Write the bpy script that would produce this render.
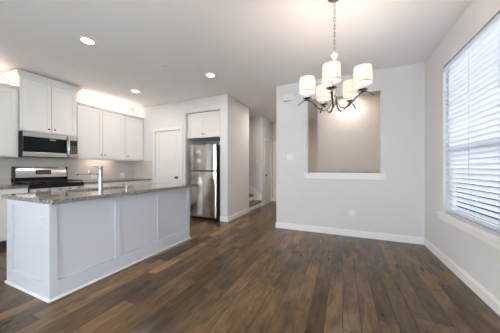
import bpy, bmesh, math, random
from mathutils import Vector, Matrix
for o in list(bpy.data.objects): bpy.data.objects.remove(o, do_unlink=True)
S = bpy.context.scene; C = S.collection
PI = math.pi
rnd = random.Random(7)

# ---------------------------------------------------------------- camera
cam = bpy.data.cameras.new('camera'); co = bpy.data.objects.new('camera', cam); C.objects.link(co)
cam.sensor_width = 36; cam.lens = 213.25/500*36; cam.shift_y = 1.62/500
CH = 1.1757
co.location = (0, 0, CH); co.rotation_euler = (PI/2, 0, .4104); cam.clip_start = .05
S.camera = co
S.view_settings.view_transform = 'Standard'; S.view_settings.look = 'None'
S.view_settings.gamma = 1; S.view_settings.exposure = 0.40; S.view_settings.use_curve_mapping = False

# ---------------------------------------------------------------- sky and added daylight fill
W = bpy.data.worlds.new('sky'); S.world = W; W.use_nodes = True
bg = W.node_tree.nodes['Background']; bg.inputs[0].default_value = (.90, .92, 1, 1); bg.inputs[1].default_value = 8.0

def area(name, loc, rot, sx, sy, power, col, parent=None, disk=False, spread=PI):
    l = bpy.data.lights.new(name, 'AREA'); l.energy = power; l.color = col
    l.shape = 'DISK' if disk else 'RECTANGLE'; l.size = sx
    if not disk: l.size_y = sy
    l.spread = spread
    o = bpy.data.objects.new(name, l); C.objects.link(o); o.location = loc; o.rotation_euler = rot
    if parent: o.parent = parent
    return o
DAY = (.90, .93, 1); XW = 1.16
area('fill_rear_door', (-1.1, -3.12, 1.25), (PI/2, 0, 0), 2.8, 2.0, 12, DAY)  # fill light added in the unseen rear opening
area('fill_side_window', (XW, -.3, 1.5), (0, PI/2, 0), 1.7, 1.2, 5, DAY)  # fill light added in the made-up side window
area('fill_left_window', (-5.22, -1.5, 1.45), (0, -PI/2, 0), 1.5, 2.2, 8, DAY)  # fill light added in the made-up left window

# ---------------------------------------------------------------- materials
def nodes(m):
    return m.node_tree.nodes, m.node_tree.links
def mat(name, col, rough=.5, metal=0, emit=None, estr=0, noise=0, nscale=8, bump=0, bscale=200, spec=.5, coat=0):
    m = bpy.data.materials.new(name); m.use_nodes = True; n, l = nodes(m); b = n['Principled BSDF']
    b.inputs['Base Color'].default_value = (*col, 1); b.inputs['Roughness'].default_value = rough
    b.inputs['Metallic'].default_value = metal; b.inputs['Specular IOR Level'].default_value = spec
    b.inputs['Coat Weight'].default_value = coat
    if emit: b.inputs['Emission Color'].default_value = (*emit, 1); b.inputs['Emission Strength'].default_value = estr
    tc = n.new('ShaderNodeTexCoord')
    if noise:
        t = n.new('ShaderNodeTexNoise'); t.inputs['Scale'].default_value = nscale; l.new(tc.outputs['Object'], t.inputs['Vector'])
        r = n.new('ShaderNodeMixRGB'); r.inputs[1].default_value = (*[c*(1-noise) for c in col], 1); r.inputs[2].default_value = (*[min(1, c*(1+noise)) for c in col], 1)
        l.new(t.outputs['Fac'], r.inputs[0]); l.new(r.outputs[0], b.inputs['Base Color'])
    if bump:
        t = n.new('ShaderNodeTexNoise'); t.inputs['Scale'].default_value = bscale; l.new(tc.outputs['Object'], t.inputs['Vector'])
        bp = n.new('ShaderNodeBump'); bp.inputs['Strength'].default_value = bump; bp.inputs['Distance'].default_value = .002
        l.new(t.outputs['Fac'], bp.inputs['Height']); l.new(bp.outputs[0], b.inputs['Normal'])
    return m
M = {}
M['wall'] = mat('wall_paint', (.72, .715, .712), .75, noise=.02, nscale=1.5, bump=.25, bscale=120)
M['ceil'] = mat('ceiling_paint', (.92, .91, .895), .85, noise=.02, nscale=2, bump=.3, bscale=90)
M['beige'] = mat('stairwell_paint', (.66, .62, .575), .8, noise=.02, nscale=2, bump=.2, bscale=120)
M['trim'] = mat('trim_paint', (.88, .88, .88), .4, noise=.01)
M['stool'] = mat('stool_paint', (.86, .845, .82), .5, noise=.01)
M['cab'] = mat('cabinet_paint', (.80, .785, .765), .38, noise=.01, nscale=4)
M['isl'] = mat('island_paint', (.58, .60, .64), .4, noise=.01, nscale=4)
M['door'] = mat('door_paint', (.80, .79, .77), .45, noise=.01, nscale=4)
M['plate'] = mat('white_plastic', (.82, .82, .81), .35)
M['black'] = mat('black_enamel', (.012, .013, .015), .25)
M['blackmatte'] = mat('cast_iron', (.02, .02, .022), .32, bump=.3)
M['darkglass'] = mat('dark_glass', (.004, .010, .010), .08, noise=.3, nscale=3, spec=.25)
M['nickel'] = mat('brushed_nickel', (.42, .38, .345), .22, metal=1, noise=.1, nscale=30)
M['chrome'] = mat('faucet_steel', (.42, .43, .45), .25, metal=1)
M['knob'] = mat('dark_nickel', (.10, .09, .08), .35, metal=1)
M['darkgap'] = mat('dark_side_panel', (.035, .045, .05), .5, noise=.2, nscale=20)
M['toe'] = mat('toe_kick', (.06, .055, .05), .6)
M['grey'] = mat('grey_plastic', (.22, .22, .23), .5)
M['canlens'] = mat('lit_lens', (1, 1, 1), .5, emit=(1, .93, .85), estr=14)
M['led'] = mat('led_strip', (1, 1, 1), .5, emit=(1, .75, .62), estr=17)
M['bulb'] = mat('bulb_glow', (1, 1, 1), .5, emit=(1, .85, .68), estr=25)
M['diffuser'] = mat('lit_diffuser', (1, 1, 1), .5, emit=(1, .90, .80), estr=1.2)
M['shadetrim'] = mat('shade_trim', (.55, .40, .34), .8)
M['column'] = mat('lit_column', (.72, .60, .52), .4, metal=.3)  # pale pink tone has the glow of the shades put into it
M['carpet'] = mat('stair_carpet', (.24, .165, .115), .95, noise=.25, nscale=90, bump=1, bscale=300)
M['ground'] = mat('patio_concrete', (.82, .82, .82), .9, noise=.15, nscale=3)
M['display'] = mat('clock_digits', (.1, .2, .3), .5, emit=(.55, .75, 1), estr=.2)
M['badge'] = mat('silver_badge', (.6, .6, .6), .3, metal=1)

def glassmat():
    m = bpy.data.materials.new('window_glass'); m.use_nodes = True; n, l = nodes(m)
    n.remove(n['Principled BSDF']); o = n['Material Output']
    t = n.new('ShaderNodeBsdfTransparent'); t.inputs[0].default_value = (.94, .97, .96, 1)
    g = n.new('ShaderNodeBsdfGlossy'); g.inputs['Roughness'].default_value = .02
    f = n.new('ShaderNodeFresnel'); f.inputs[0].default_value = 1.45
    x = n.new('ShaderNodeMixShader'); l.new(f.outputs[0], x.inputs[0]); l.new(t.outputs[0], x.inputs[1]); l.new(g.outputs[0], x.inputs[2]); l.new(x.outputs[0], o.inputs[0])
    return m
M['glass'] = glassmat()
def screenmat():
    m = bpy.data.materials.new('insect_screen'); m.use_nodes = True; n, l = nodes(m); b = n['Principled BSDF']
    b.inputs['Base Color'].default_value = (.06, .07, .08, 1); b.inputs['Alpha'].default_value = .15
    return m
M['screen'] = screenmat()
def slatmat():
    m = bpy.data.materials.new('blind_slat'); m.use_nodes = True; n, l = nodes(m); b = n['Principled BSDF']
    b.inputs['Base Color'].default_value = (.80, .83, .87, 1); b.inputs['Roughness'].default_value = .15
    t = n.new('ShaderNodeBsdfTranslucent'); t.inputs[0].default_value = (.80, .80, .84, 1)
    x = n.new('ShaderNodeMixShader'); x.inputs[0].default_value = .42
    l.new(b.outputs[0], x.inputs[1]); l.new(t.outputs[0], x.inputs[2]); l.new(x.outputs[0], n['Material Output'].inputs[0])
    return m
M['slat'] = slatmat()
def shademat():
    m = bpy.data.materials.new('pleated_shade'); m.use_nodes = True; n, l = nodes(m); b = n['Principled BSDF']
    b.inputs['Base Color'].default_value = (.85, .76, .70, 1); b.inputs['Roughness'].default_value = .9
    b.inputs['Emission Color'].default_value = (1, .80, .70, 1); b.inputs['Emission Strength'].default_value = .05
    t = n.new('ShaderNodeBsdfTranslucent'); t.inputs[0].default_value = (.95, .82, .74, 1)
    x = n.new('ShaderNodeMixShader'); x.inputs[0].default_value = .22
    l.new(b.outputs[0], x.inputs[1]); l.new(t.outputs[0], x.inputs[2]); l.new(x.outputs[0], n['Material Output'].inputs[0])
    return m
M['shade'] = shademat()

def math_(n, l, op, a, b=None, c=None):
    x = n.new('ShaderNodeMath'); x.operation = op
    for i, v in enumerate((a, b, c)):
        if v is None: continue
        if isinstance(v, (int, float)): x.inputs[i].default_value = v
        else: l.new(v, x.inputs[i])
    return x.outputs[0]
def ramp(n, l, fac, stops, interp='LINEAR'):
    r = n.new('ShaderNodeValToRGB'); r.color_ramp.interpolation = interp
    e = r.color_ramp.elements
    while len(e) < len(stops): e.new(.5)
    for k, (p, c) in enumerate(stops): e[k].position = p; e[k].color = (*c, 1)
    l.new(fac, r.inputs[0]); return r.outputs[0]
def woodfloor():
    m = bpy.data.materials.new('hand_scraped_wood'); m.use_nodes = True; n, l = nodes(m); b = n['Principled BSDF']
    tc = n.new('ShaderNodeTexCoord'); sp = n.new('ShaderNodeSeparateXYZ'); l.new(tc.outputs['Object'], sp.inputs[0])
    X, Y = sp.outputs[0], sp.outputs[1]
    px = math_(n, l, 'DIVIDE', X, .127); row = math_(n, l, 'FLOOR', px); fx = math_(n, l, 'FRACT', px)
    wn = n.new('ShaderNodeTexWhiteNoise'); wn.noise_dimensions = '1D'; l.new(row, wn.inputs['W'])
    off = math_(n, l, 'MULTIPLY', wn.outputs['Value'], 9.7)
    py = math_(n, l, 'DIVIDE', math_(n, l, 'ADD', Y, off), 1.05); col = math_(n, l, 'FLOOR', py); fy = math_(n, l, 'FRACT', py)
    cb = n.new('ShaderNodeCombineXYZ'); l.new(row, cb.inputs[0]); l.new(col, cb.inputs[1])
    w2 = n.new('ShaderNodeTexWhiteNoise'); w2.noise_dimensions = '2D'; l.new(cb.outputs[0], w2.inputs['Vector'])
    idv = w2.outputs['Value']
    base = ramp(n, l, idv, [(0, (.070, .044, .022)), (.28, (.098, .059, .028)), (.6, (.128, .077, .034)), (.88, (.165, .098, .042)), (.97, (.20, .113, .048)), (1, (.33, .185, .078))])
    # grain: coordinates stretched along the board, shifted per board
    cg = n.new('ShaderNodeCombineXYZ')
    l.new(math_(n, l, 'MULTIPLY', X, 26), cg.inputs[0]); l.new(math_(n, l, 'MULTIPLY', Y, 4.5), cg.inputs[1]); l.new(math_(n, l, 'MULTIPLY', idv, 37), cg.inputs[2])
    g1 = n.new('ShaderNodeTexNoise'); g1.inputs['Scale'].default_value = 1; g1.inputs['Detail'].default_value = 6; g1.inputs['Distortion'].default_value = .8; l.new(cg.outputs[0], g1.inputs['Vector'])
    cg2 = n.new('ShaderNodeCombineXYZ')
    l.new(math_(n, l, 'MULTIPLY', X, 6), cg2.inputs[0]); l.new(math_(n, l, 'MULTIPLY', Y, 3), cg2.inputs[1]); l.new(math_(n, l, 'MULTIPLY', idv, 51), cg2.inputs[2])
    g2 = n.new('ShaderNodeTexNoise'); g2.inputs['Scale'].default_value = 1; g2.inputs['Detail'].default_value = 3; l.new(cg2.outputs[0], g2.inputs['Vector'])
    gr = ramp(n, l, g1.outputs['Fac'], [(.3, (.60, .59, .57)), (.5, (1, 1, 1)), (.70, (1.32, 1.28, 1.22))])
    kn = ramp(n, l, g2.outputs['Fac'], [(.26, (.50, .53, .58)), (.50, (1, 1, 1)), (.74, (1.35, 1.28, 1.18))])
    mx = n.new('ShaderNodeMixRGB'); mx.blend_type = 'MULTIPLY'; mx.inputs[0].default_value = 1; l.new(base, mx.inputs[1]); l.new(gr, mx.inputs[2])
    m2 = n.new('ShaderNodeMixRGB'); m2.blend_type = 'MULTIPLY'; m2.inputs[0].default_value = .9; l.new(mx.outputs[0], m2.inputs[1]); l.new(kn, m2.inputs[2])
    # seams
    ex = math_(n, l, 'MINIMUM', fx, math_(n, l, 'SUBTRACT', 1, fx)); ey = math_(n, l, 'MULTIPLY', math_(n, l, 'MINIMUM', fy, math_(n, l, 'SUBTRACT', 1, fy)), 8)
    e = math_(n, l, 'MINIMUM', ex, ey)
    sm = math_(n, l, 'SMOOTH_MIN', math_(n, l, 'DIVIDE', e, .034), 1, .1)
    m3 = n.new('ShaderNodeMixRGB'); l.new(sm, m3.inputs[0]); m3.inputs[1].default_value = (.012, .008, .005, 1); l.new(m2.outputs[0], m3.inputs[2])
    l.new(m3.outputs[0], b.inputs['Base Color'])
    rg = math_(n, l, 'ADD', math_(n, l, 'MULTIPLY', g2.outputs['Fac'], .16), .15); l.new(rg, b.inputs['Roughness'])
    hb = math_(n, l, 'ADD', math_(n, l, 'MULTIPLY', g1.outputs['Fac'], .35), math_(n, l, 'ADD', sm, math_(n, l, 'MULTIPLY', g2.outputs['Fac'], 1.2)))
    bp = n.new('ShaderNodeBump'); bp.inputs['Strength'].default_value = .35; bp.inputs['Distance'].default_value = .0025
    l.new(hb, bp.inputs['Height']); l.new(bp.outputs[0], b.inputs['Normal'])
    b.inputs['Specular IOR Level'].default_value = .36
    return m
M['wood'] = woodfloor()
def granite():
    m = bpy.data.materials.new('speckled_granite'); m.use_nodes = True; n, l = nodes(m); b = n['Principled BSDF']
    tc = n.new('ShaderNodeTexCoord')
    t = n.new('ShaderNodeTexNoise'); t.inputs['Scale'].default_value = 80; t.inputs['Detail'].default_value = 5; t.inputs['Roughness'].default_value = .75; l.new(tc.outputs['Object'], t.inputs['Vector'])
    v = n.new('ShaderNodeTexVoronoi'); v.inputs['Scale'].default_value = 110; l.new(tc.outputs['Object'], v.inputs['Vector'])
    c1 = ramp(n, l, t.outputs['Fac'], [(.34, (.010, .010, .010)), (.43, (.07, .065, .06)), (.50, (.21, .20, .185)), (.58, (.38, .37, .36)), (.72, (.60, .60, .59))])
    c2 = ramp(n, l, v.outputs['Color'], [(.0, (.25, .22, .2)), (.2, (.9, .9, .9)), (1, (1.15, 1.12, 1.1))])
    mx = n.new('ShaderNodeMixRGB'); mx.blend_type = 'MULTIPLY'; mx.inputs[0].default_value = .8; l.new(c1, mx.inputs[1]); l.new(c2, mx.inputs[2]); l.new(mx.outputs[0], b.inputs['Base Color'])
    b.inputs['Roughness'].default_value = .06
    return m
M['granite'] = granite()
def tile():
    m = bpy.data.materials.new('greige_subway_tile'); m.use_nodes = True; n, l = nodes(m); b = n['Principled BSDF']
    tc = n.new('ShaderNodeTexCoord'); sp = n.new('ShaderNodeSeparateXYZ'); l.new(tc.outputs['Object'], sp.inputs[0])
    cb = n.new('ShaderNodeCombineXYZ'); l.new(math_(n, l, 'ADD', sp.outputs[0], sp.outputs[1]), cb.inputs[0]); l.new(sp.outputs[2], cb.inputs[1])
    t = n.new('ShaderNodeTexBrick'); l.new(cb.outputs[0], t.inputs['Vector']); t.inputs['Scale'].default_value = 1
    t.inputs['Brick Width'].default_value = .30; t.inputs['Row Height'].default_value = .10; t.inputs['Mortar Size'].default_value = .002
    t.inputs['Color1'].default_value = (.60, .56, .51, 1); t.inputs['Color2'].default_value = (.64, .60, .55, 1); t.inputs['Mortar'].default_value = (.52, .48, .44, 1)
    l.new(t.outputs['Color'], b.inputs['Base Color']); b.inputs['Roughness'].default_value = .25
    return m
M['tile'] = tile()
def steel(name, axis, base=.56, rough=.24, bmp=.25, tint=(1, 1, 1.02)):
    m = bpy.data.materials.new(name); m.use_nodes = True; n, l = nodes(m); b = n['Principled BSDF']
    tc = n.new('ShaderNodeTexCoord'); mp = n.new('ShaderNodeMapping'); l.new(tc.outputs['Object'], mp.inputs[0])
    mp.inputs['Scale'].default_value = {'z': (14, 14, .06), 'y': (60, .4, 60)}[axis]
    t = n.new('ShaderNodeTexNoise'); t.inputs['Scale'].default_value = 1; t.inputs['Detail'].default_value = 3; l.new(mp.outputs[0], t.inputs['Vector'])
    c = ramp(n, l, t.outputs['Fac'], [(.3, tuple(base*.82*q for q in tint)), (.7, tuple(base*1.12*q for q in tint))]); l.new(c, b.inputs['Base Color'])
    b.inputs['Metallic'].default_value = 1; b.inputs['Roughness'].default_value = rough
    bp = n.new('ShaderNodeBump'); bp.inputs['Strength'].default_value = bmp; bp.inputs['Distance'].default_value = .01; l.new(t.outputs['Fac'], bp.inputs['Height']); l.new(bp.outputs[0], b.inputs['Normal'])
    return m
M['steel'] = steel('brushed_steel', 'y', .66, .18, .12); M['steelv'] = steel('brushed_steel_vertical', 'z', .56, .16, .10, (1, .91, .83))  # warm tint puts reflections of the wood floor into the fridge steel

# ---------------------------------------------------------------- helpers
class F:                                    # a face frame: O origin, u right, v up, n outward
    def __init__(s, O, u, v, n): s.O, s.u, s.v, s.n = Vector(O), Vector(u), Vector(v), Vector(n)
    def p(s, a, b, c=0): return s.O + s.u*a + s.v*b + s.n*c
def hexa(bm, pts, bev=0):
    vs = [bm.verts.new(p) for p in pts]
    fs = [bm.faces.new([vs[i] for i in q]) for q in ((0, 3, 2, 1), (4, 5, 6, 7), (0, 1, 5, 4), (1, 2, 6, 5), (2, 3, 7, 6), (3, 0, 4, 7))]
    if bev:
        es = list({e for f in fs for e in f.edges})
        bmesh.ops.bevel(bm, geom=es, offset=bev, segments=2, affect='EDGES', profile=.7)
def box(bm, x0, x1, y0, y1, z0, z1, bev=0):
    hexa(bm, [Vector(p) for p in ((x0, y0, z0), (x1, y0, z0), (x1, y1, z0), (x0, y1, z0), (x0, y0, z1), (x1, y0, z1), (x1, y1, z1), (x0, y1, z1))], bev)
def fbox(bm, f, a0, a1, b0, b1, c0, c1, bev=0):
    hexa(bm, [f.p(a0, b0, c0), f.p(a1, b0, c0), f.p(a1, b0, c1), f.p(a0, b0, c1), f.p(a0, b1, c0), f.p(a1, b1, c0), f.p(a1, b1, c1), f.p(a0, b1, c1)], bev)
def lathe(bm, prof, c=(0, 0, 0), seg=24, axis='z', cap=True):
    rings = []
    c = Vector(c)
    for r, z in prof:
        ring = []
        for k in range(seg):
            a = 2*PI*k/seg; q = (max(r, 1e-5)*math.cos(a), max(r, 1e-5)*math.sin(a), z)
            if axis == 'x': q = (q[2], q[0], q[1])
            if axis == '-x': q = (-q[2], q[0], -q[1])
            if axis == '-y': q = (q[0], -q[2], q[1])
            if axis == 'y': q = (q[0], q[2], -q[1])
            ring.append(bm.verts.new(c+Vector(q)))
        rings.append(ring)
    for a, b in zip(rings, rings[1:]):
        for k in range(seg):
            bm.faces.new((a[k], a[(k+1) % seg], b[(k+1) % seg], b[k]))
    if cap:
        bm.faces.new(list(reversed(rings[0]))); bm.faces.new(rings[-1])
def tube(bm, pts, r, seg=8, closed=False, flat=1.0):
    pts = [Vector(p) for p in pts]; N = len(pts); rings = []; up = Vector((0, 0, 1))
    prev = None
    for i, p in enumerate(pts):
        if closed: t = pts[(i+1) % N]-pts[i-1]
        else: t = pts[min(i+1, N-1)]-pts[max(i-1, 0)]
        t.normalize()
        if prev is None:
            s = t.cross(up)
            if s.length < .05: s = t.cross(Vector((1, 0, 0)))
        else: s = prev-t*prev.dot(t)
        s.normalize(); prev = s; w = s.cross(t)
        rr = r[i] if isinstance(r, (list, tuple)) else r
        rings.append([bm.verts.new(p+s*rr*flat*math.cos(2*PI*k/seg)+w*rr*math.sin(2*PI*k/seg)) for k in range(seg)])
    for i in range(N if closed else N-1):
        a, b = rings[i], rings[(i+1) % N]
        for k in range(seg): bm.faces.new((a[k], a[(k+1) % seg], b[(k+1) % seg], b[k]))
    if not closed: bm.faces.new(list(reversed(rings[0]))); bm.faces.new(rings[-1])
def smooth_path(P, n=6):
    P = [Vector(p) for p in P]; out = []
    for i in range(len(P)-1):
        a, b, c, d = P[max(i-1, 0)], P[i], P[i+1], P[min(i+2, len(P)-1)]
        for k in range(n):
            t = k/n; out.append(.5*((2*b)+(c-a)*t+(2*a-5*b+4*c-d)*t*t+(3*b-a-3*c+d)*t**3))
    return out+[P[-1]]
def root_of(o):
    while o.parent: o = o.parent
    return o
def obj(name, bm, m, parent=None, smooth=False):
    bmesh.ops.recalc_face_normals(bm, faces=bm.faces)
    me = bpy.data.meshes.new(name); bm.to_mesh(me); bm.free()
    if smooth:
        for p in me.polygons: p.use_smooth = True
        try: me.set_sharp_from_angle(angle=math.radians(35))
        except Exception: pass
    me.materials.append(m); o = bpy.data.objects.new(name, me); C.objects.link(o)
    if parent is not None:
        me.transform(Matrix.Translation(-root_of(parent).location)); o.parent = parent
    return o
def thing(name, label, cat, loc, group=None):
    o = bpy.data.objects.new(name, None); C.objects.link(o); o.location = loc; o.empty_display_size = .1
    return tag(o, label, cat, group)
def tag(o, label, cat, group=None):
    o['label'] = label; o['category'] = cat
    if group: o['group'] = group
    return o
def rehome(o):                              # put a single-mesh thing's origin at the centre of its base
    me = o.data; xs = [v.co for v in me.vertices]
    c = Vector(((min(v.x for v in xs)+max(v.x for v in xs))/2, (min(v.y for v in xs)+max(v.y for v in xs))/2, min(v.z for v in xs)))
    me.transform(Matrix.Translation(-c)); o.location = c; return o
def struct(name, bm, m, label=None, smooth=False):
    o = obj(name, bm, m, None, smooth); o['kind'] = 'structure'
    if label: o['label'] = label
    return o
def B(fn):
    bm = bmesh.new(); fn(bm); return bm
def boxes(*bs, bev=0):
    bm = bmesh.new()
    for b in bs: box(bm, *b, bev=bev)
    return bm
def dup(o, loc, **kw):
    c = o.copy(); C.objects.link(c); c.location = loc
    for k, v in kw.items(): c[k] = v
    for ch in o.children:
        d = ch.copy(); C.objects.link(d); d.parent = c
        for g in ch.children:
            e = g.copy(); C.objects.link(e); e.parent = d
    return c

H = 2.8
XR, YF, XK, XC, XL = 1.155, 4.076, -5.21, -2.31, -1.204
YB = -3.2
# ---------------------------------------------------------------- room shell
struct('floor', boxes((XK-.12, XR+.15, YB-.12, 7.5, -.1, 0)), M['wood'])
struct('ceiling', boxes((XK-.12, XR+.15, YB-.12, 7.5, H, H+.1)), M['ceil'])
WY0, WY1, WZ0, WZ1 = 2.30, 3.43, .617, 2.446
struct('wall_right', boxes((XR, XR+.15, WY1, 5.97, 0, H), (XR, XR+.15, WY0, WY1, 0, WZ0), (XR, XR+.15, WY0, WY1, WZ1, H), (XR, XR+.15, .4, WY0, 0, H),
    (XR, XR+.15, -1.0, .4, 0, WZ0), (XR, XR+.15, -1.0, .4, WZ1, H), (XR, XR+.15, YB, -1.0, 0, H)), M['wall'])
OX0, OX1, OZ0, OZ1 = -.609, .577, 1.06, 2.452
struct('wall_far', boxes((XL, OX0, YF, YF+.12, 0, H), (OX1, XR, YF, YF+.12, 0, H), (OX0, OX1, YF, YF+.12, 0, OZ0), (OX0, OX1, YF, YF+.12, OZ1, H)), M['wall'])
struct('wall_left', boxes((XK-.12, XK, YB, -2.7, 0, H), (XK-.12, XK, -2.7, -.3, 0, .62), (XK-.12, XK, -2.7, -.3, 2.3, H), (XK-.12, XK, -.3, YF+.12, 0, H)), M['wall'])
DX0, DX1, DZ = -4.435, -3.615, 2.115
AX0, AX1, AZ = -3.465, -2.497, 2.486
struct('wall_pantry', boxes((XK, DX0, YF, YF+.12, 0, H), (DX0, DX1, YF, YF+.12, DZ, H), (DX1, AX0, YF, YF+.12, 0, H), (AX0, AX1, YF, YF+.12, AZ, H), (AX1, XC, YF, YF+.12, 0, H)), M['wall'])
struct('wall_alcove', boxes((AX0-.12, AX0, YF+.12, 4.93, 0, H), (AX0-.12, AX1, 4.93, 5.05, 0, H)), M['wall'])
struct('wall_return', boxes((AX1, XC, YF+.12, 5.24, 0, H)), M['wall'])
struct('wall_stair_near', boxes((-4.6, AX1, 5.12, 5.24, 0, H)), M['beige'])
struct('wall_stair_far', boxes((-4.6, XC, 6.25, 6.37, 0, H)), M['wall'])
struct('wall_stair_end', boxes((-4.72, -4.6, 5.12, 6.37, 0, H)), M['beige'])
HY0, HY1, HZ = 6.50, 7.20, 2.07
struct('wall_hall_left', boxes((XC-.12, XC, 6.37, HY0, 0, H), (XC-.12, XC, HY0, HY1, HZ, H), (XC-.12, XC, HY1, 7.35, 0, H)), M['wall'])
struct('wall_hall_end', boxes((XC-.12, -2.20, 7.35, 7.47, 0, H), (-2.20, -1.44, 7.35, 7.47, 2.07, H), (-1.44, XR, 7.35, 7.47, 0, H)), M['beige'])
struct('wall_foyer_side', boxes((-.553, -.433, 5.42, 7.35, 0, H)), M['beige'])
struct('wall_foyer_back', boxes((-.553, XR, 5.30, 5.42, 0, H)), M['beige'])
struct('wall_back', boxes((XK, -2.6, YB-.12, YB, 0, H), (-2.6, .4, YB-.12, YB, 2.32, H), (.4, XR+.15, YB-.12, YB, 0, H)), M['wall'])
# baseboards: profile with a small step
def baseboard(name, segs):
    bm = bmesh.new()
    for (x0, x1, y0, y1, nx, ny) in segs:
        for (t, z0, z1) in ((.014, 0, .09), (.009, .09, .108)):
            if ny: box(bm, x0, x1, min(y0, y0+ny*t), max(y0, y0+ny*t), z0, z1)
            else: box(bm, min(x0, x0+nx*t), max(x0, x0+nx*t), y0, y1, z0, z1)
    return struct(name, bm, M['trim'])
baseboard('baseboard_far', [(XL-.014, XR-.014, YF, YF, 0, -1)])
baseboard('baseboard_right', [(XR, XR, YB, YF, -1, 0)])
baseboard('baseboard_return', [(XC, XC, YF-.014, 5.24, 1, 0), (AX1, XC, YF, YF, 0, -1)])
baseboard('baseboard_pantry', [(-4.58, -4.515, YF, YF, 0, -1), (-3.545, AX0, YF, YF, 0, -1)])
baseboard('baseboard_hall', [(XC, XC, 6.25, 6.43, 1, 0), (XC, -2.27, 7.35, 7.35, 0, -1)])

# pass-through opening sill
struct('trim_1', boxes((-.665, .633, YF-.035, YF+.13, 1.06, 1.088), (-.655, .623, YF-.018, YF-.0005, .985, 1.06), bev=.003), M['trim'])
# ---------------------------------------------------------------- windows
def window(name, y0, y1, withscreen=True):
    X0, X1 = XR+.085, XR+.135
    z0, z1 = WZ0, WZ1; zm = 1.385
    r = bpy.data.objects.new(name, None); C.objects.link(r); r.location = (XR+.11, (y0+y1)/2, z0); r['kind'] = 'structure'
    obj('window_frame', boxes((X0, X1, y0, y0+.045, z0, z1), (X0, X1, y1-.045, y1, z0, z1), (X0, X1, y0+.045, y1-.045, z1-.045, z1), (X0, X1, y0+.045, y1-.045, z0, z0+.045)), M['trim'], r)
    obj('meeting_rail', boxes((X0-.01, X1, y0+.045, y1-.045, zm-.025, zm+.025)), M['trim'], r)
    obj('pane', boxes((XR+.108, XR+.112, y0+.045, y1-.045, z0+.045, zm-.025)), M['glass'], r)
    obj('pane', boxes((XR+.108, XR+.112, y0+.045, y1-.045, zm+.025, z1-.045)), M['glass'], r)
    obj('insect_screen', boxes((XR+.128, XR+.130, y0+.045, y1-.045, z0+.045, zm-.025)), M['screen'], r)
    return r
window('window_1', WY0, WY1); window('fill_window_2', -1.0, .4)  # the second, unseen window is added to let in fill light
# glazed rear opening, added behind the camera to let in soft fill light
r = bpy.data.objects.new('fill_window_3', None); C.objects.link(r); r.location = (-1.1, YB-.06, 0); r['kind'] = 'structure'
obj('window_frame', boxes(*[(x, x+.07, YB-.09, YB-.03, 0, 2.32) for x in (-2.6, -1.14, .33)], (-2.53, .33, YB-.09, YB-.03, 2.25, 2.32), (-2.53, .33, YB-.09, YB-.03, 0, .06)), M['trim'], r)
obj('pane', boxes((-2.53, .33, YB-.062, YB-.058, .06, 2.25)), M['glass'], r)
r = bpy.data.objects.new('fill_window_4', None); C.objects.link(r); r.location = (XK-.06, -1.5, .62); r['kind'] = 'structure'  # unseen left window, added to throw fill light onto the right wall
obj('window_frame', boxes(*[(XK-.09, XK-.03, y, y+.06, .62, 2.3) for y in (-2.7, -1.53, -.36)], (XK-.09, XK-.03, -2.64, -.36, 2.24, 2.3), (XK-.09, XK-.03, -2.64, -.36, .62, .68)), M['trim'], r)
obj('pane', boxes((XK-.062, XK-.058, -2.64, -.36, .68, 2.24)), M['glass'], r)
# stool and apron
struct('trim_2', boxes((XR-.042, XR+.084, WY0-.06, WY1+.06, .592, .6165), (XR-.020, XR-.0005, WY0-.05, WY1+.05, .530, .592), bev=.003), M['stool'])
struct('trim_3', boxes((XR-.032, XR+.084, -1.06, .46, .590, .6165), (XR-.014, XR-.0005, -1.05, .45, .530, .590), bev=.002), M['stool'])  # stool and apron of the added side window

def blind(y0, y1, label):
    t = thing('window_blind', label, 'blind', (XR+.045, (y0+y1)/2, WZ0+.002))
    xc = XR+.045
    obj('head_rail', boxes((XR+.012, XR+.078, y0, y1, WZ1-.05, WZ1-.012)), M['slat'], t)
    obj('valance', boxes((XR+.004, XR+.014, y0, y1, WZ1-.075, WZ1-.014), bev=.002), M['slat'], t)
    bm = bmesh.new(); z = WZ0+.045; a = math.radians(53); hw = .031; k = 0
    while z < WZ1-.085:
        ca, sa = math.cos(a)*hw, math.sin(a)*hw; th = .0028
        # slat tilted: the room-side edge sits high, crowned across its width
        P = []
        for q in (-1, -.33, .33, 1):
            P.append(Vector((xc+q*ca, 0, z-q*sa+.003*(1-q*q))))
        lo = [[bm.verts.new((p.x, y, p.z)) for p in P] for y in (y0+.004, y1-.004)]
        hi = [[bm.verts.new((p.x, y, p.z+th)) for p in P] for y in (y0+.004, y1-.004)]
        for i in range(3):
            bm.faces.new((lo[0][i], lo[0][i+1], lo[1][i+1], lo[1][i])); bm.faces.new((hi[0][i], hi[1][i], hi[1][i+1], hi[0][i+1]))
            for s in (0, 1): bm.faces.new((lo[s][i], hi[s][i], hi[s][i+1], lo[s][i+1]))
        for i in (0, 3): bm.faces.new((lo[0][i], lo[1][i], hi[1][i], hi[0][i]))
        z += .0535
    obj('slats', bm, M['slat'], t)
    obj('bottom_rail', boxes((XR+.018, XR+.072, y0+.003, y1-.003, WZ0+.003, WZ0+.020), bev=.002), M['slat'], t)
    for y in (y1-.10, (y0+y1)/2, y0+.10):
        obj('ladder_cord', boxes((XR+.0135, XR+.0155, y-.0015, y+.0015, WZ0+.02, WZ1-.05), (XR+.074, XR+.076, y-.0015, y+.0015, WZ0+.02, WZ1-.05)), M['slat'], t)
    return t
blind(WY0+.004, WY1-.004, 'white wide-slat blind filling the window nearest the far corner')

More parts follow.
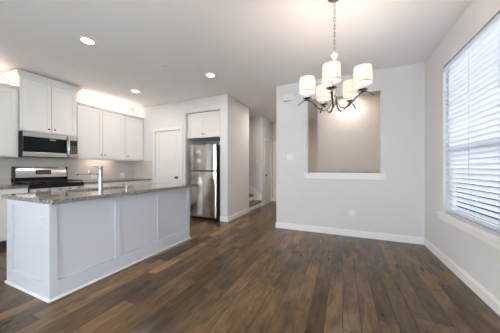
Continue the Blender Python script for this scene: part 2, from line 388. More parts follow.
# ---------------------------------------------------------------- doors
def casing(bm, f, w, h, cw=.075, t=.016):
    fbox(bm, f, -cw, 0, 0, h+cw, 0.0005, t); fbox(bm, f, w, w+cw, 0, h+cw, 0.0005, t); fbox(bm, f, 0, w, h, h+cw, 0.0005, t)
def panel_door(name, f, w, h, rail=1.0, handle=None, rec=.02, label=None):
    r = bpy.data.objects.new(name, None); C.objects.link(r); r.location = f.p(w/2, 0, 0); r['kind'] = 'structure'
    if label: r['label'] = label
    bm = bmesh.new(); casing(bm, f, w, h); obj('door_casing', bm, M['door'], r)
    bm = bmesh.new(); g = .003; t0, t1 = -rec-.035, -rec
    st = .11
    fbox(bm, f, g, w-g, .006, h-g, t0, t1-.008)                    # core
    for (a0, a1, b0, b1) in ((g, st, .006, h-g), (w-st, w-g, .006, h-g), (st, w-st, .006, .22), (st, w-st, rail-.06, rail+.07), (st, w-st, h-.13, h-g)):
        fbox(bm, f, a0, a1, b0, b1, t1-.008, t1)
    for (b0, b1) in ((.22, rail-.06), (rail+.07, h-.13)):             # raised fields
        fbox(bm, f, st+.03, w-st-.03, b0+.03, b1-.03, t1-.008, t1-.002, bev=.003)
    obj('door_leaf', bm, M['door'], r)
    if handle is not None:
        bm = bmesh.new(); p = f.p(handle, .945, -rec); ax = {(0, -1): '-y', (1, 0): 'x'}[(round(f.n.x), round(f.n.y))]
        lathe(bm, [(.032, 0), (.032, .008), (.012, .012), (.011, .035), (.027, .042), (.030, .055), (.022, .068), (.002, .072)], p, 20, ax)
        obj('door_handle', bm, M['knob'], r, True)
    return r
panel_door('door_1', F((DX0, YF, 0), (1, 0, 0), (0, 0, 1), (0, -1, 0)), DX1-DX0, DZ, 1.04, handle=DX1-DX0-.125)
panel_door('door_2', F((XC, HY0, 0), (0, 1, 0), (0, 0, 1), (1, 0, 0)), HY1-HY0, HZ, 1.04, handle=.07)
panel_door('door_3', F((-2.20, 7.35, 0), (1, 0, 0), (0, 0, 1), (0, -1, 0)), .76, HZ, 1.04, handle=.68)

# ---------------------------------------------------------------- staircase
t = thing('staircase', 'carpeted staircase rising left off the hallway behind the fridge wall', 'stairs', (-3.3, 5.745, 0))
steps = bmesh.new(); rs = bmesh.new()
for k in range(8):
    x1 = XC-.02-.27*k; x0 = x1-.27 if k < 7 else -4.58
    box(rs, x0, x1, 5.245, 6.20, .18*k, .18*k+.11)
    box(steps, x0, x1+.02, 5.245, 6.20, .18*k+.11, .18*(k+1), bev=.015)
obj('riser', rs, M['trim'], t); obj('carpet', steps, M['carpet'], t)
bm = bmesh.new()
za = .32; f = F((XC, 6.2485, 0), (-1, 0, 0), (0, 0, 1), (0, -1, 0))
hexa(bm, [f.p(.0, 0, 0), f.p(2.2, 1.4, 0), f.p(2.2, 1.4, .03), f.p(.0, 0, .03), f.p(.0, za, 0), f.p(2.2, za+.76*2.2, 0), f.p(2.2, za+.76*2.2, .03), f.p(.0, za, .03)])
obj('skirt_board', bm, M['trim'], t)

# ---------------------------------------------------------------- kitchen cabinets
def shaker(f, a0, a1, b0, b1, parent, m, name='door', knob=None, rail=.058, th=.02, kn_mat=None):
    bm = bmesh.new()
    fbox(bm, f, a0, a1, b0, b1, .001, th-.009)
    for q in ((a0, a0+rail, b0, b1), (a1-rail, a1, b0, b1), (a0+rail, a1-rail, b0, b0+rail), (a0+rail, a1-rail, b1-rail, b1)):
        fbox(bm, f, *q, th-.009, th)
    d = obj(name, bm, m, parent)
    if knob:
        bm = bmesh.new(); p = f.p(knob[0], knob[1], th); ax = 'x' if abs(f.n.x) > .5 else '-y'
        lathe(bm, [(.006, 0), (.006, .012), (.014, .017), (.015, .024), (.010, .029), (.001, .030)], p, 14, ax)
        obj('knob', bm, M['knob'], d, True)
    return d
def slab_drawer(f, a0, a1, b0, b1, parent, m):
    bm = bmesh.new(); fbox(bm, f, a0, a1, b0, b1, .001, .02, bev=.002); d = obj('drawer', bm, m, parent)
    bm = bmesh.new(); lathe(bm, [(.006, 0), (.006, .012), (.014, .017), (.015, .024), (.010, .029), (.001, .030)], f.p((a0+a1)/2, (b0+b1)/2, .02), 14, 'x')
    obj('knob', bm, M['knob'], d, True)
def crown(bm, x0, x1, y0, y1, z0, prof, ends):
    """moulding round the front (+x) and open ends of a cabinet top; prof = [(out, z)]"""
    (o0, a), rest = prof[0], prof[1:]
    for (p0, q0), (p1, q1) in zip(prof, prof[1:]):
        e0, e1 = ends
        lo = [(x0, y0-p0*e0), (x1+p0, y0-p0*e0), (x1+p0, y1+p0*e1), (x0, y1+p0*e1)]
        hi = [(x0, y0-p1*e0), (x1+p1, y0-p1*e0), (x1+p1, y1+p1*e1), (x0, y1+p1*e1)]
        hexa(bm, [Vector((x, y, z0+q0)) for x, y in lo]+[Vector((x, y, z0+q1)) for x, y in hi])
UX = -4.872; UZ0, UZ1 = 1.375, 2.44
small = [(.0, 0), (.008, .012), (.012, .02), (.030, .045), (.034, .055)]
big = [(.0, 0), (.010, .012), (.016, .03), (.050, .075), (.062, .085), (.066, .105)]
def upper(y0, y1, doors, label, x1=UX, z0=UZ0, z1=UZ1, prof=small, ends=(0, 0), knobs=()):
    t = thing('wall_cabinet', label, 'cabinet', ((XK+x1)/2, (y0+y1)/2, z0))
    obj('body', boxes((XK+.001, x1, y0, y1, z0, z1)), M['cab'], t)
    if z0 < 1.5: obj('light_rail', boxes((x1-.02, x1, y0, y1, z0-.016, z0)), M['cab'], t)
    f = F((x1, y0, z0), (0, 1, 0), (0, 0, 1), (1, 0, 0))
    w = (y1-y0)/doors
    for k in range(doors):
        shaker(f, k*w+.004+(.02 if k == 0 else 0), (k+1)*w-.004-(.02 if k == doors-1 else 0), .012, z1-z0-.012, t, M['cab'], knob=knobs[k] if knobs else None)
    bm = bmesh.new(); crown(bm, XK+.001, x1, y0, y1, z1, prof, ends); obj('crown_moulding', bm, M['cab'], t)
    return t
upper(.66, 1.688, 2, 'white wall cabinet left of the tall microwave cabinet, cut by the photo edge', knobs=((.47, .06), (.555, .06)))
TX = -4.825
tc = upper(1.692, 2.498, 2, 'tallest white two-door wall cabinet, mounted directly above the microwave', TX, 1.795, 2.655, big, (1, 1), ((.36, .07), (.445, .07)))
upper(2.502, 3.522, 2, 'white two-door wall cabinet directly right of the microwave cabinet', knobs=((.478, .09), (.552, .09)))
upper(3.526, 4.074, 1, 'white single-door wall cabinet in the corner against the pantry wall', knobs=((.075, .09),))
def base(y0, y1, label, drawers, endpanel=None):
    t = thing('base_cabinet', label, 'cabinet', (-4.9, (y0+y1)/2, 0))
    obj('body', boxes((XK+.001, -4.60, y0, y1, .10, .864)), M['cab'], t)
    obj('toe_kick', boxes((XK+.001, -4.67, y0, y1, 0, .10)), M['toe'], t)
    f = F((-4.60, y0, 0), (0, 1, 0), (0, 0, 1), (1, 0, 0)); w = (y1-y0)/drawers
    for k in range(drawers):
        slab_drawer(f, k*w+.006, (k+1)*w-.006, .71, .85, t, M['cab'])
        shaker(f, k*w+.006, (k+1)*w-.006, .115, .70, t, M['cab'], knob=(k*w+(w-.05 if k % 2 == 0 else .05), .62))
    return t
base(.2, 1.702, 'white base cabinet left of the range under a granite worktop', 3)
base(2.478, 4.074, 'white base cabinet right of the range under a granite worktop', 3)
def slab(name, x0, x1, y0, y1, label, cat='countertop', hole=None):
    bm = bmesh.new(); zb, zt = .866, .905
    if hole is None: box(bm, x0, x1, y0, y1, zb, zt, bev=.006)
    else:
        h0, h1, g0, g1 = hole
        xs, ys = [x0, h0, h1, x1], [y0, g0, g1, y1]
        V = {(i, j, k): bm.verts.new((xs[i], ys[j], (zb, zt)[k])) for i in range(4) for j in range(4) for k in (0, 1)}
        for i in range(3):
            for j in range(3):
                if (i, j) == (1, 1): continue
                for k in (0, 1): bm.faces.new((V[i, j, k], V[i+1, j, k], V[i+1, j+1, k], V[i, j+1, k]))
        for i in range(3):
            for j in (0, 3): bm.faces.new((V[i, j, 0], V[i+1, j, 0], V[i+1, j, 1], V[i, j, 1]))
            for j2 in (0, 3): bm.faces.new((V[j2, i, 0], V[j2, i+1, 0], V[j2, i+1, 1], V[j2, i, 1]))
        for (a, b) in (((1, 1), (2, 1)), ((2, 1), (2, 2)), ((2, 2), (1, 2)), ((1, 2), (1, 1))):
            bm.faces.new((V[(*a, 0)], V[(*b, 0)], V[(*b, 1)], V[(*a, 1)]))
        es = [e for e in bm.edges if all(v.co.z > zt-.001 for v in e.verts) and (all(abs(v.co.x-x0) < 1e-4 for v in e.verts) or all(abs(v.co.x-x1) < 1e-4 for v in e.verts) or all(abs(v.co.y-y0) < 1e-4 for v in e.verts) or all(abs(v.co.y-y1) < 1e-4 for v in e.verts))]
        bmesh.ops.bevel(bm, geom=es, offset=.006, segments=2, affect='EDGES')
    return rehome(tag(obj(name, bm, M['granite']), label, cat))
slab('countertop', XK+.001, -4.56, .2, 1.702, 'speckled granite worktop on the wall run left of the range')
slab('countertop', XK+.001, -4.56, 2.478, 4.074, 'speckled granite worktop on the wall run right of the range')
# tiled backsplash, returns on the pantry wall
struct('trim_4', boxes((XK+.0005, XK+.010, .2, 1.70, .906, 1.374), (XK+.0005, XK+.010, 1.70, 2.48, .906, 1.374), (XK+.0005, XK+.010, 2.48, 4.066, .906, 1.374), (XK+.010, -4.56, 4.066, 4.0755, .906, 1.374)), M['tile'])

# fridge cabinet in the alcove
FY = 4.165
t = thing('wall_cabinet', 'small white two-door cabinet recessed above the fridge', 'cabinet', ((AX0+AX1)/2, FY+.3, 1.89))
obj('body', boxes((AX0+.002, AX1-.002, FY+.002, 4.85, 1.89, 2.484)), M['cab'], t)
f = F((AX0, FY, 0), (1, 0, 0), (0, 0, 1), (0, -1, 0)); w = AX1-AX0
obj('filler', boxes((AX0+.003, AX1-.003, FY-.018, FY, 2.43, 2.483), (AX0+.003, AX0+.045, FY-.018, FY, 1.89, 2.43), (AX1-.045, AX1-.003, FY-.018, FY, 1.89, 2.43)), M['cab'], t)
shaker(f, .048, w/2-.002, 1.90, 2.425, t, M['cab'], knob=(w/2-.035, 1.975)); shaker(f, w/2+.002, w-.048, 1.90, 2.425, t, M['cab'], knob=(w/2+.035, 1.975))

# ---------------------------------------------------------------- microwave
my0, my1, mz0, mz1 = 1.705, 2.485, 1.375, 1.785; mx = -4.745
t = thing('microwave', 'stainless over-the-range microwave hung under the tallest cabinet', 'microwave', (-4.97, (my0+my1)/2, mz0))
obj('case', boxes((XK+.012, mx-.03, my0, my1, mz0, mz1)), M['darkgap'], t)
f = F((mx, my0, mz0), (0, 1, 0), (0, 0, 1), (1, 0, 0)); hh = mz1-mz0; ww = my1-my0
bm = bmesh.new()
fbox(bm, f, 0, ww, hh-.085, hh, -.03, 0, bev=.003); fbox(bm, f, 0, ww, 0, .07, -.03, 0, bev=.003)
obj('front_frame', bm, M['steel'], t)
bm = bmesh.new(); fbox(bm, f, .0, .585, .071, hh-.086, -.03, -.001, bev=.002); d = obj('door', bm, M['darkglass'], t)
bm = bmesh.new(); fbox(bm, f, .05, .52, .10, hh-.12, -.001, .0005); obj('window', bm, M['darkglass'], d)
bm = bmesh.new(); fbox(bm, f, .34, .42, hh-.12, hh-.104, -.0005, .002, bev=.001); obj('badge', bm, M['badge'], d)
bm = bmesh.new(); tube(bm, smooth_path([f.p(.615, .02, 0), f.p(.612, .03, .022), f.p(.608, hh*.3, .042), f.p(.606, hh*.5, .046), f.p(.608, hh*.7, .042), f.p(.612, hh-.03, .022), f.p(.615, hh-.02, 0)], 5), .0135, 10); obj('handle', bm, M['chrome'], d, True)
bm = bmesh.new(); fbox(bm, f, .640, ww-.012, .071, hh-.086, -.03, -.001, bev=.002); cp = obj('control_panel', bm, M['black'], t)
bm = bmesh.new()
for i in range(3):
    for j in range(5): fbox(bm, f, .652+i*.036, .676+i*.036, .085+j*.030, .102+j*.030, -.001, .0008)
obj('buttons', bm, M['grey'], cp)
bm = bmesh.new(); fbox(bm, f, .586, .639, .071, hh-.086, -.03, -.001); obj('handle_backing', bm, M['steel'], t)
bm = bmesh.new(); fbox(bm, f, .06, .34, -.002, .012, -.30, -.12); obj('grease_filter', bm, M['grey'], t)

# ---------------------------------------------------------------- range
ry0, ry1 = 1.712, 2.470; rx = -4.53
t = thing('range', 'stainless gas range with black grates, standing below the microwave', 'stove', (-4.87, (ry0+ry1)/2, 0))
obj('body', boxes((XK+.012, rx-.061, ry0, ry1, .03, .841)), M['black'], t)
f = F((rx, ry0, 0), (0, 1, 0), (0, 0, 1), (1, 0, 0)); ww = ry1-ry0
bm = bmesh.new(); fbox(bm, f, 0, ww, .20, .76, -.03, 0, bev=.004); d = obj('oven_door', bm, M['steel'], t)
bm = bmesh.new(); fbox(bm, f, .10, ww-.10, .33, .62, 0, .002); obj('oven_window', bm, M['darkglass'], d)
bm = bmesh.new(); tube(bm, [f.p(.06, .715, 0), f.p(.06, .715, .045), f.p(ww-.06, .715, .045), f.p(ww-.06, .715, 0)], .011, 10); obj('handle', bm, M['chrome'], d, True)
bm = bmesh.new(); fbox(bm, f, 0, ww, .035, .195, -.03, -.002, bev=.004); obj('drawer', bm, M['steel'], t)
bm = bmesh.new()
hexa(bm, [f.p(0, .762, -.06), f.p(ww, .765, -.06), f.p(ww, .765, .0), f.p(0, .765, .0), f.p(0, .840, -.06), f.p(ww, .840, -.06), f.p(ww, .840, -.012), f.p(0, .840, -.012)], .003)
obj('control_panel', bm, M['steel'], t)
for k in range(5):
    bm = bmesh.new(); lathe(bm, [(.022, 0), (.022, .012), (.018, .016), (.016, .036), (.001, .038)], f.p(.09+k*(ww-.18)/4, .806, -.007), 16, 'x')
    obj('burner_knob', bm, M['chrome'], t, True)
obj('cooktop', boxes((XK+.09, rx-.006, ry0, ry1, .842, .912), bev=.004), M['black'], t)
for j in range(3):                                           # three cast grates
    g0 = ry0+.012+j*.247; g1 = g0+.24; bm = bmesh.new(); xa, xb = XK+.12, rx-.045; z0, z1 = .936, .954
    for y in (g0, g1-.012): box(bm, xa, xb, y, y+.012, z0, z1)
    for x in (xa, xb-.012): box(bm, x, x+.012, g0, g1, z0, z1)
    box(bm, xa, xb, (g0+g1)/2-.005, (g0+g1)/2+.005, z0, z1)
    for q in (.25, .5, .75): box(bm, xa+(xb-xa)*q-.005, xa+(xb-xa)*q+.005, g0, g1, z0, z1)
    for x in (xa, xb-.012):
        for y in (g0, g1-.012): box(bm, x, x+.012, y, y+.012, .912, z0)
    obj('grate', bm, M['blackmatte'], t)
for (x, y) in ((-5.0, 1.86), (-4.70, 1.86), (-4.86, 2.09), (-5.0, 2.33), (-4.70, 2.33)):
    bm = bmesh.new(); lathe(bm, [(.045, .9125), (.045, .918), (.03, .919), (.03, .922), (.001, .923)], (x, y, 0), 18); obj('burner', bm, M['blackmatte'], t, True)
bx = -5.115
bm = bmesh.new(); box(bm, XK+.012, bx, ry0, ry1, .886, 1.003, bev=.003); bg_ = obj('backguard', bm, M['black'], t)
f2 = F((bx, ry0, 1.002), (0, 1, 0), (0, 0, 1), (1, 0, 0))
bm = bmesh.new(); prof = [(.02, 0), (.036, .008), (.036, .06), (.028, .14), (.010, .190), (-.02, .198)]
n_ = len(prof); Vs = []
for a in (.014, ww-.014):
    Vs.append([bm.verts.new(f2.p(a, z, c)) for c, z in prof]+[bm.verts.new(f2.p(a, .198, -.08)), bm.verts.new(f2.p(a, 0, -.08))])
N = len(Vs[0])
for i in range(N): bm.faces.new((Vs[0][i], Vs[0][(i+1) % N], Vs[1][(i+1) % N], Vs[1][i]))
bm.faces.new(Vs[0]); bm.faces.new(list(reversed(Vs[1])))
pn = obj('backguard_panel', bm, M['steel'], bg_, True)
for y in (ry0, ry1-.0135): obj('end_cap', boxes((XK+.012, bx+.037, y, y+.0135, .93, 1.203), bev=.003), M['black'], bg_)
bm = bmesh.new(); hexa(bm, [f2.p(.275, .062, .025), f2.p(.495, .062, .025), f2.p(.495, .062, .0385), f2.p(.275, .062, .0385), f2.p(.275, .138, .015), f2.p(.495, .138, .015), f2.p(.495, .138, .0305), f2.p(.275, .138, .0305)]); obj('clock_display', bm, M['black'], bg_)
bm = bmesh.new()
for k in range(7):
    a = .300+k*.026; fbox(bm, f2, a, a+.014, .094, .106, .020, .0360)
obj('clock_digits', bm, M['display'], bg_)

# ---------------------------------------------------------------- fridge
fx0, fx1, fyf = -3.275, -2.572, 3.985
t = thing('refrigerator', 'stainless top-freezer refrigerator with black sides set in the alcove', 'refrigerator', ((fx0+fx1)/2, 4.35, 0))
obj('case', boxes((fx0+.004, fx1-.004, fyf+.075, 4.78, .02, 1.70), bev=.004), M['darkgap'], t)
def curved_door(z0, z1, name):
    bm = bmesh.new(); K = 14; fr, bk = [], []
    for k in range(K+1):
        q = k/K; x = fx0+(fx1-fx0)*q; c = -.030*(1-(2*q-1)**2)
        e = .016 if k in (0, K) else 0
        fr.append((x, fyf+c+.030+e)); bk.append((x, fyf+.068))
    rows = []
    for z in (z0, z1): rows.append(([bm.verts.new((x, y, z)) for x, y in fr], [bm.verts.new((x, y, z)) for x, y in bk]))
    for k in range(K):
        for s in (0, 1): bm.faces.new((rows[0][s][k], rows[0][s][k+1], rows[1][s][k+1], rows[1][s][k]))
        for r_ in (0, 1): bm.faces.new((rows[r_][0][k], rows[r_][0][k+1], rows[r_][1][k+1], rows[r_][1][k]))
    for k in (0, K): bm.faces.new((rows[0][0][k], rows[1][0][k], rows[1][1][k], rows[0][1][k]))
    return obj(name, bm, M['steelv'], t, True)
a = curved_door(1.128, 1.705, 'freezer_door'); b = curved_door(.075, 1.095, 'fridge_door')
obj('handle_recess', boxes((fx0+.02, fx1-.02, fyf+.012, fyf+.06, 1.096, 1.127)), M['black'], t)
obj('kick_grille', boxes((fx0+.02, fx1-.02, fyf+.035, fyf+.074, 0.02, .072)), M['black'], t)
obj('hinge_cover', boxes((fx1-.07, fx1-.01, fyf+.03, fyf+.10, 1.706, 1.722), bev=.003), M['black'], t)
for x in (fx0+.06, fx1-.06):
    bm = bmesh.new(); lathe(bm, [(.02, 0), (.02, .02)], (x, fyf+.12, 0), 12); obj('foot', bm, M['black'], t)

# ---------------------------------------------------------------- island
ix0, ix1, iy0, iy1 = -3.168, -2.356, 1.012, 2.877
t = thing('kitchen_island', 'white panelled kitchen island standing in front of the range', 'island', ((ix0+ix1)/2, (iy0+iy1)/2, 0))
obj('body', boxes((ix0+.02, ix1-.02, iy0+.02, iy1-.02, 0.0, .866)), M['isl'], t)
def frame_panels(f, w, stiles, rails, parent, bev=.0012):
    bm = bmesh.new()
    for a0, a1 in stiles: fbox(bm, f, a0, a1, rails[0], rails[1], -.0195, 0, bev=bev)
    for (a0, a1) in [(stiles[i][1], stiles[i+1][0]) for i in range(len(stiles)-1)]:
        fbox(bm, f, a0-.002, a1+.002, 0.0, rails[0]+.0, -.0195, -.0002); fbox(bm, f, a0-.002, a1+.002, rails[1]-.06, rails[1], -.0195, -.0002, bev=bev)
    for a0, a1 in stiles: fbox(bm, f, a0, a1, 0, rails[0]+.002, -.0195, -.0001)
    return obj('side_panel', bm, M['isl'], parent)
L = iy1-iy0
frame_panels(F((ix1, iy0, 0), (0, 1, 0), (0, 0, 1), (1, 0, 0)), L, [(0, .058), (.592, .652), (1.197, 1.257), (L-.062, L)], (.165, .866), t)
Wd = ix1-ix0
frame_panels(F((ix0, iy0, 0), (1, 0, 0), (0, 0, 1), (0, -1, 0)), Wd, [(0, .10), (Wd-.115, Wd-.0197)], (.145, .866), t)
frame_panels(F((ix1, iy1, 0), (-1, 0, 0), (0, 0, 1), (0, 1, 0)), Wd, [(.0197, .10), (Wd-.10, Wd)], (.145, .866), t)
s_ = .012
obj('shoe_moulding', boxes((ix1, ix1+s_, iy0-s_, iy1+s_, 0, .022), (ix0-s_, ix1, iy0-s_, iy0, 0, .022), (ix0-s_, ix1, iy1, iy1+s_, 0, .022), bev=.004), M['trim'], t)
f = F((ix0, iy0, 0), (0, 1, 0), (0, 0, 1), (-1, 0, 0))
f = F((ix0+.02, iy1, 0), (0, -1, 0), (0, 0, 1), (-1, 0, 0))
for k in range(4):
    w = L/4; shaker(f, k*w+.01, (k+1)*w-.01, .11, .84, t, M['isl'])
SX0, SX1, SY0, SY1 = -3.09, -2.70, 1.42, 2.10
slab('island_countertop', -3.205, -2.252, .985, 2.975, 'long speckled granite countertop covering the white island', hole=(SX0, SX1, SY0, SY1))
# undermount sink
t = thing('sink', 'undermount stainless sink let into the island countertop', 'sink', ((SX0+SX1)/2, (SY0+SY1)/2, .70))
w_ = .004
obj('basin', boxes((SX0, SX1, SY0, SY1, .68, .684), (SX0-.0, SX0+w_, SY0, SY1, .684, .8655), (SX1-w_, SX1, SY0, SY1, .684, .8655), (SX0+w_, SX1-w_, SY0, SY0+w_, .684, .8655), (SX0+w_, SX1-w_, SY1-w_, SY1, .684, .8655)), M['steel'], t)
bm = bmesh.new(); lathe(bm, [(.045, .6845), (.045, .688), (.02, .686), (.001, .685)], ((SX0+SX1)/2, (SY0+SY1)/2, 0), 20); obj('drain', bm, M['chrome'], t, True)
# faucet
fxp, fyp = -2.60, 1.59
t = thing('faucet', 'tall cylindrical brushed steel faucet with thin horizontal spout on the island', 'faucet', (fxp, fyp, .905))
bm = bmesh.new(); lathe(bm, [(.032, .905), (.032, .912), (.0245, .916), (.0245, 1.168), (.023, 1.172)], (fxp, fyp, 0), 24); obj('body', bm, M['chrome'], t, True)
bm = bmesh.new(); lathe(bm, [(.023, 1.1725), (.0245, 1.175), (.0245, 1.196), (.020, 1.200)], (fxp, fyp, 0), 24); hd = obj('handle', bm, M['chrome'], t, True)
bm = bmesh.new(); tube(bm, [(fxp-.015, fyp, 1.190), (fxp-.07, fyp-.044, 1.192)], .0045, 8); obj('lever', bm, M['chrome'], hd, True)
bm = bmesh.new(); tube(bm, smooth_path([(fxp-.85*q, fyp-.53*q, z) for q, z in ((.015, 1.108), (.20, 1.108), (.235, 1.106), (.245, 1.099), (.245, 1.082))], 5), .0075, 10); obj('spout', bm, M['chrome'], t, True)
bm = bmesh.new(); lathe(bm, [(.006, 1.116), (.006, 1.135), (.009, 1.137), (.009, 1.146)], (fxp-.102, fyp-.0636, 0), 10); obj('diverter', bm, M['chrome'], t, True)
# soap pump
sx, sy = -2.62, 1.93
t = thing('soap_dispenser', 'short steel soap pump standing on the island right of the faucet', 'soap dispenser', (sx, sy, .905))
bm = bmesh.new(); lathe(bm, [(.020, .905), (.020, .911), (.012, .914), (.011, .955), (.016, .958), (.016, .970), (.004, .972)], (sx, sy, 0), 16); obj('body', bm, M['chrome'], t, True)
bm = bmesh.new(); tube(bm, [(sx, sy, .966), (sx-.06, sy, .964), (sx-.065, sy, .955)], .005, 8); obj('nozzle', bm, M['chrome'], t, True)

# ---------------------------------------------------------------- electrical plates
def plate(name, f, label, cat, kind, w=.075, h=.118, pm='plate'):
    t = thing(name, label, cat, f.p(0, -h/2, 0))
    bm = bmesh.new(); fbox(bm, f, -w/2, w/2, -h/2, h/2, .0006, .006, bev=.002); obj('plate', bm, M[pm], t)
    if kind == 'outlet':
        for s in (-1, 1):
            bm = bmesh.new(); fbox(bm, f, -.017, .017, s*.027-.014, s*.027+.014, .0061, .0085, bev=.001); r_ = obj('receptacle', bm, M[pm], t)
            bm = bmesh.new(); fbox(bm, f, -.008, -.0055, s*.027-.004, s*.027+.007, .0084, .009); fbox(bm, f, .0055, .008, s*.027-.004, s*.027+.007, .0084, .009); obj('slots', bm, M['grey'], r_)
    else:
        n = 1 if w < .09 else 2
        for k in range(n):
            c = (k-(n-1)/2)*.046
            bm = bmesh.new(); fbox(bm, f, c-.016, c+.016, -.033, .033, .0061, .009, bev=.001); obj('rocker', bm, M['plate'], t)
    return t
FF = lambda x, z, y=YF: F((x, y, z), (1, 0, 0), (0, 0, 1), (0, -1, 0))
KF = lambda x, y, z: F((x, y, z), (0, 1, 0), (0, 0, 1), (1, 0, 0))
plate('wall_outlet', FF(.146, .40), 'white outlet low on the wall below the pass-through', 'outlet', 'outlet')
plate('light_switch', FF(-.933, 1.39), 'white double switch on the wall left of the pass-through', 'light switch', 'switch', w=.12)
plate('light_switch', FF(-2.479, 1.40, 6.25), 'white switch on the hallway wall above the stairs', 'light switch', 'switch')
plate('wall_outlet', KF(XC, 4.914, .39), 'white outlet low on the wall beside the hallway opening', 'outlet', 'outlet')
plate('wall_outlet', KF(XK+.010, 3.039, 1.0), 'white outlet on the backsplash tile, behind the faucet', 'outlet', 'outlet', w=.118)
plate('wall_outlet', KF(XK+.010, 3.711, 1.0), 'white outlet on the backsplash tile near the pantry corner', 'outlet', 'outlet', w=.118)
plate('wall_outlet', FF(-2.478, .685, iy0+.0), 'pale outlet on the end panel of the island', 'outlet', 'outlet', w=.07, h=.115, pm='isl')
t = thing('door_chime', 'small white door chime box high on the wall near the hallway', 'door chime', (-.965, YF, 2.46))
f = FF(-.965, 2.525)
bm = bmesh.new(); fbox(bm, f, -.088, .088, -.062, .062, .0006, .045, bev=.006); c_ = obj('case', bm, M['plate'], t)
bm = bmesh.new(); fbox(bm, f, -.075, .075, -.058, -.050, .0445, .047); obj('grille', bm, M['grey'], t)

# ---------------------------------------------------------------- ceiling fittings
def can(x, y, label, power=7.5):
    t = thing('recessed_light', label, 'ceiling light', (x, y, H-.012), 'recessed ceiling lights')
    bm = bmesh.new(); lathe(bm, [(.062, H-.0005), (.062, H-.004), (.072, H-.012), (.092, H-.009), (.097, H-.0005)], (x, y, 0), 32, cap=False); obj('trim_ring', bm, M['trim'], t, True)
    bm = bmesh.new(); lathe(bm, [(.0615, H-.001), (.0615, H-.006), (.04, H-.009), (.001, H-.010)], (x, y, 0), 24); obj('lens', bm, M['canlens'], t, True)
    area('recessed_lamp', (0, 0, -.006), (0, 0, 0), .12, .12, power, (1, .89, .77), t, True)
    return t
can(-2.98, 1.665, 'lit recessed light in the ceiling over the island, nearest the camera')
can(-2.116, 3.136, 'lit recessed light in the ceiling in front of the fridge wall')
can(-4.007, 3.155, 'lit recessed light in the ceiling by the corner wall cabinets')
can(.12, 4.98, 'lit recessed light in the foyer ceiling behind the pass-through', 7)
can(-1.55, 5.5, 'unseen recessed fill light added in the hallway ceiling behind the far wall', 15)  # out-of-sight lamp added to brighten the hallway and return wall
def cover(x, y, label):
    bm = bmesh.new(); lathe(bm, [(.001, H-.006), (.03, H-.006), (.04, H-.003), (.04, H-.0005)], (x, y, 0), 20)
    rehome(tag(obj('ceiling_cover', bm, M['plate'], None, True), label, 'sprinkler cover'))
cover(-3.906, 2.0, 'small round white ceiling cover above the microwave cabinet'); cover(-2.593, 2.571, 'small round white ceiling cover in the open middle of the ceiling')
# warm strips on top of the cabinets and one under them
def strip(x, y0, y1, z, label, w=.03):
    o = rehome(tag(obj('light_strip', boxes((x-w/2, x+w/2, y0, y1, z, z+.005)), M['led']), label, 'light strip', 'warm light strips on the cabinets'))
    return o
strip(-5.06, 2.62, 4.0, UZ1+.0555, 'warm light strip hidden on top of the cabinets right of the microwave')
strip(-5.06, .72, 1.62, UZ1+.0555, 'warm light strip hidden on top of the cabinet left of the microwave')
o = strip(-5.08, 2.85, 3.40, UZ0-.0055, 'warm light strip under the two-door cabinet right of the microwave')

# ---------------------------------------------------------------- chandelier
cx, cy = -.072, 2.17
t = thing('chandelier', 'nickel five-arm chandelier with lit fabric drum shades hanging on a chain', 'chandelier', (cx, cy, 1.72))
bm = bmesh.new(); lathe(bm, [(.001, H-.018), (.05, H-.018), (.062, H-.012), (.065, H-.0005)], (cx, cy, 0), 24); obj('canopy', bm, M['nickel'], t, True)
bm = bmesh.new(); zt, zb = H-.018, 2.275; pitch = .036; k = 0; z = zt-.018
while z > zb:
    pts = []
    for q in range(14):
        a_ = 2*PI*q/14; u = .0085*math.cos(a_); v = .0135*math.sin(a_)+(.009 if math.sin(a_) > 0 else -.009)
        pts.append((cx+(u if k % 2 else 0), cy+(0 if k % 2 else u), z+v))
    tube(bm, pts, .0022, 6, closed=True); z -= pitch; k += 1
tube(bm, [(cx+.003, cy, zt), (cx-.003, cy, (zt+zb)/2), (cx+.002, cy, zb-.01)], .0017, 6)
obj('chain', bm, M['nickel'], t, True)
bm = bmesh.new(); lathe(bm, [(.001, 2.285), (.008, 2.283), (.010, 2.262), (.030, 2.252), (.033, 2.235), (.020, 2.222), (.014, 2.20), (.014, 1.95), (.020, 1.94), (.020, 1.90), (.012, 1.885), (.012, 1.86)][::-1], (cx, cy, 0), 20); obj('column', bm, M['column'], t, True)
bm = bmesh.new(); lathe(bm, [(.002, 1.765), (.010, 1.772), (.013, 1.785), (.006, 1.797), (.022, 1.81), (.030, 1.828), (.030, 1.850), (.013, 1.862)], (cx, cy, 0), 20); obj('hub', bm, M['nickel'], t, True)
RR = .248
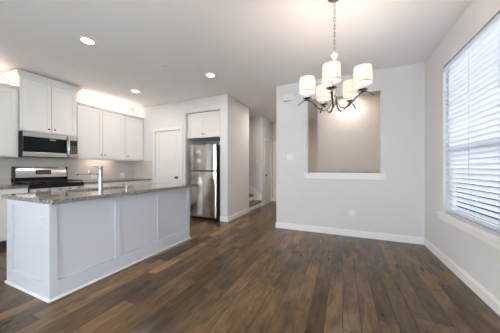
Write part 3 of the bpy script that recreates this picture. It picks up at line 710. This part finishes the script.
for k in range(5):
    a_ = math.radians((31, 94, 169, 243, 314)[k])+.4104
    dx, dy = math.cos(a_), math.sin(a_)
    P = lambda r, z: (cx+dx*r, cy+dy*r, z)
    bm = bmesh.new(); path = smooth_path([P(.02, 1.835), P(.032, 1.79), P(.055, 1.747), (P(.09, 1.728)), P(.13, 1.738), P(.17, 1.775), P(.21, 1.815), P(.25, 1.832), P(.29, 1.824), P(.335, 1.785)], 5)
    n_ = len(path); tube(bm, path, [.0048+.0022*math.sin(PI*i/(n_-1)) for i in range(n_)], 8, flat=1.5); arm = obj('arm', bm, M['nickel'], t, True)
    X, Y = cx+dx*RR, cy+dy*RR
    bm = bmesh.new(); lathe(bm, [(.008, 1.838), (.030, 1.842), (.044, 1.850), (.045, 1.854), (.012, 1.852)], (X, Y, 0), 22); obj('drip_dish', bm, M['nickel'], arm, True)
    bm = bmesh.new(); lathe(bm, [(.013, 1.852), (.013, 1.935)], (X, Y, 0), 14); obj('candle_sleeve', bm, M['column'], arm, True)
    z0, z1 = 1.905, 2.048; r0, r1 = .0745, .070
    bm = bmesh.new(); seg = 72; R = []
    for (rr, z) in ((r0, z0), (r1, z1), (r1-.0015, z1), (r0-.0015, z0)):
        R.append([bm.verts.new((X+(rr+(.0008 if q % 2 else 0))*math.cos(2*PI*q/seg), Y+(rr+(.0008 if q % 2 else 0))*math.sin(2*PI*q/seg), z)) for q in range(seg)])
    for i in range(4):
        A_, B_ = R[i], R[(i+1) % 4]
        for q in range(seg): bm.faces.new((A_[q], A_[(q+1) % seg], B_[(q+1) % seg], B_[q]))
    sh = obj('lamp_shade', bm, M['shade'], t)
    bm = bmesh.new()
    for (rr, z) in ((r0+.001, z0+.003), (r1+.001, z1-.003)):
        lathe(bm, [(rr-.001, z-.003), (rr+.0012, z-.003), (rr+.0012, z+.003), (rr-.001, z+.003)], (X, Y, 0), 40, cap=False)
    for q in range(4):
        b_ = a_+PI/4+q*PI/2; tube(bm, [(X+(r0+.001)*math.cos(b_), Y+(r0+.001)*math.sin(b_), z0), (X+(r1+.001)*math.cos(b_), Y+(r1+.001)*math.sin(b_), z1)], .0016, 6)
    obj('shade_trim', bm, M['shadetrim'], sh)
    bm = bmesh.new(); lathe(bm, [(.014, z0+.012), (r0-.003, z0+.010), (r0-.003, z0+.0115), (.014, z0+.0135)], (X, Y, 0), 40, cap=False); obj('diffuser', bm, M['diffuser'], sh, True)
    bm = bmesh.new(); lathe(bm, [(.008, 1.936), (.012, 1.945), (.020, 1.972), (.018, 1.992), (.001, 2.006)], (X, Y, 0), 16); obj('bulb', bm, M['bulb'], arm, True)
    l = bpy.data.lights.new('bulb_light', 'POINT'); l.energy = 2.0; l.color = (1, .80, .68); l.shadow_soft_size = .02
    o = bpy.data.objects.new('bulb_light', l); C.objects.link(o); o.parent = t; o.location = (X-cx, Y-cy, 2.03-1.72)

# ---------------------------------------------------------------- outside
struct('ground', boxes((XR+.16, 14, -8, 12, -.25, -.15), (-8, XR+.16, -14, YB-.14, -.25, -.15), (-14, XK-.14, YB-.14, 12, -.25, -.15)), M['ground'])
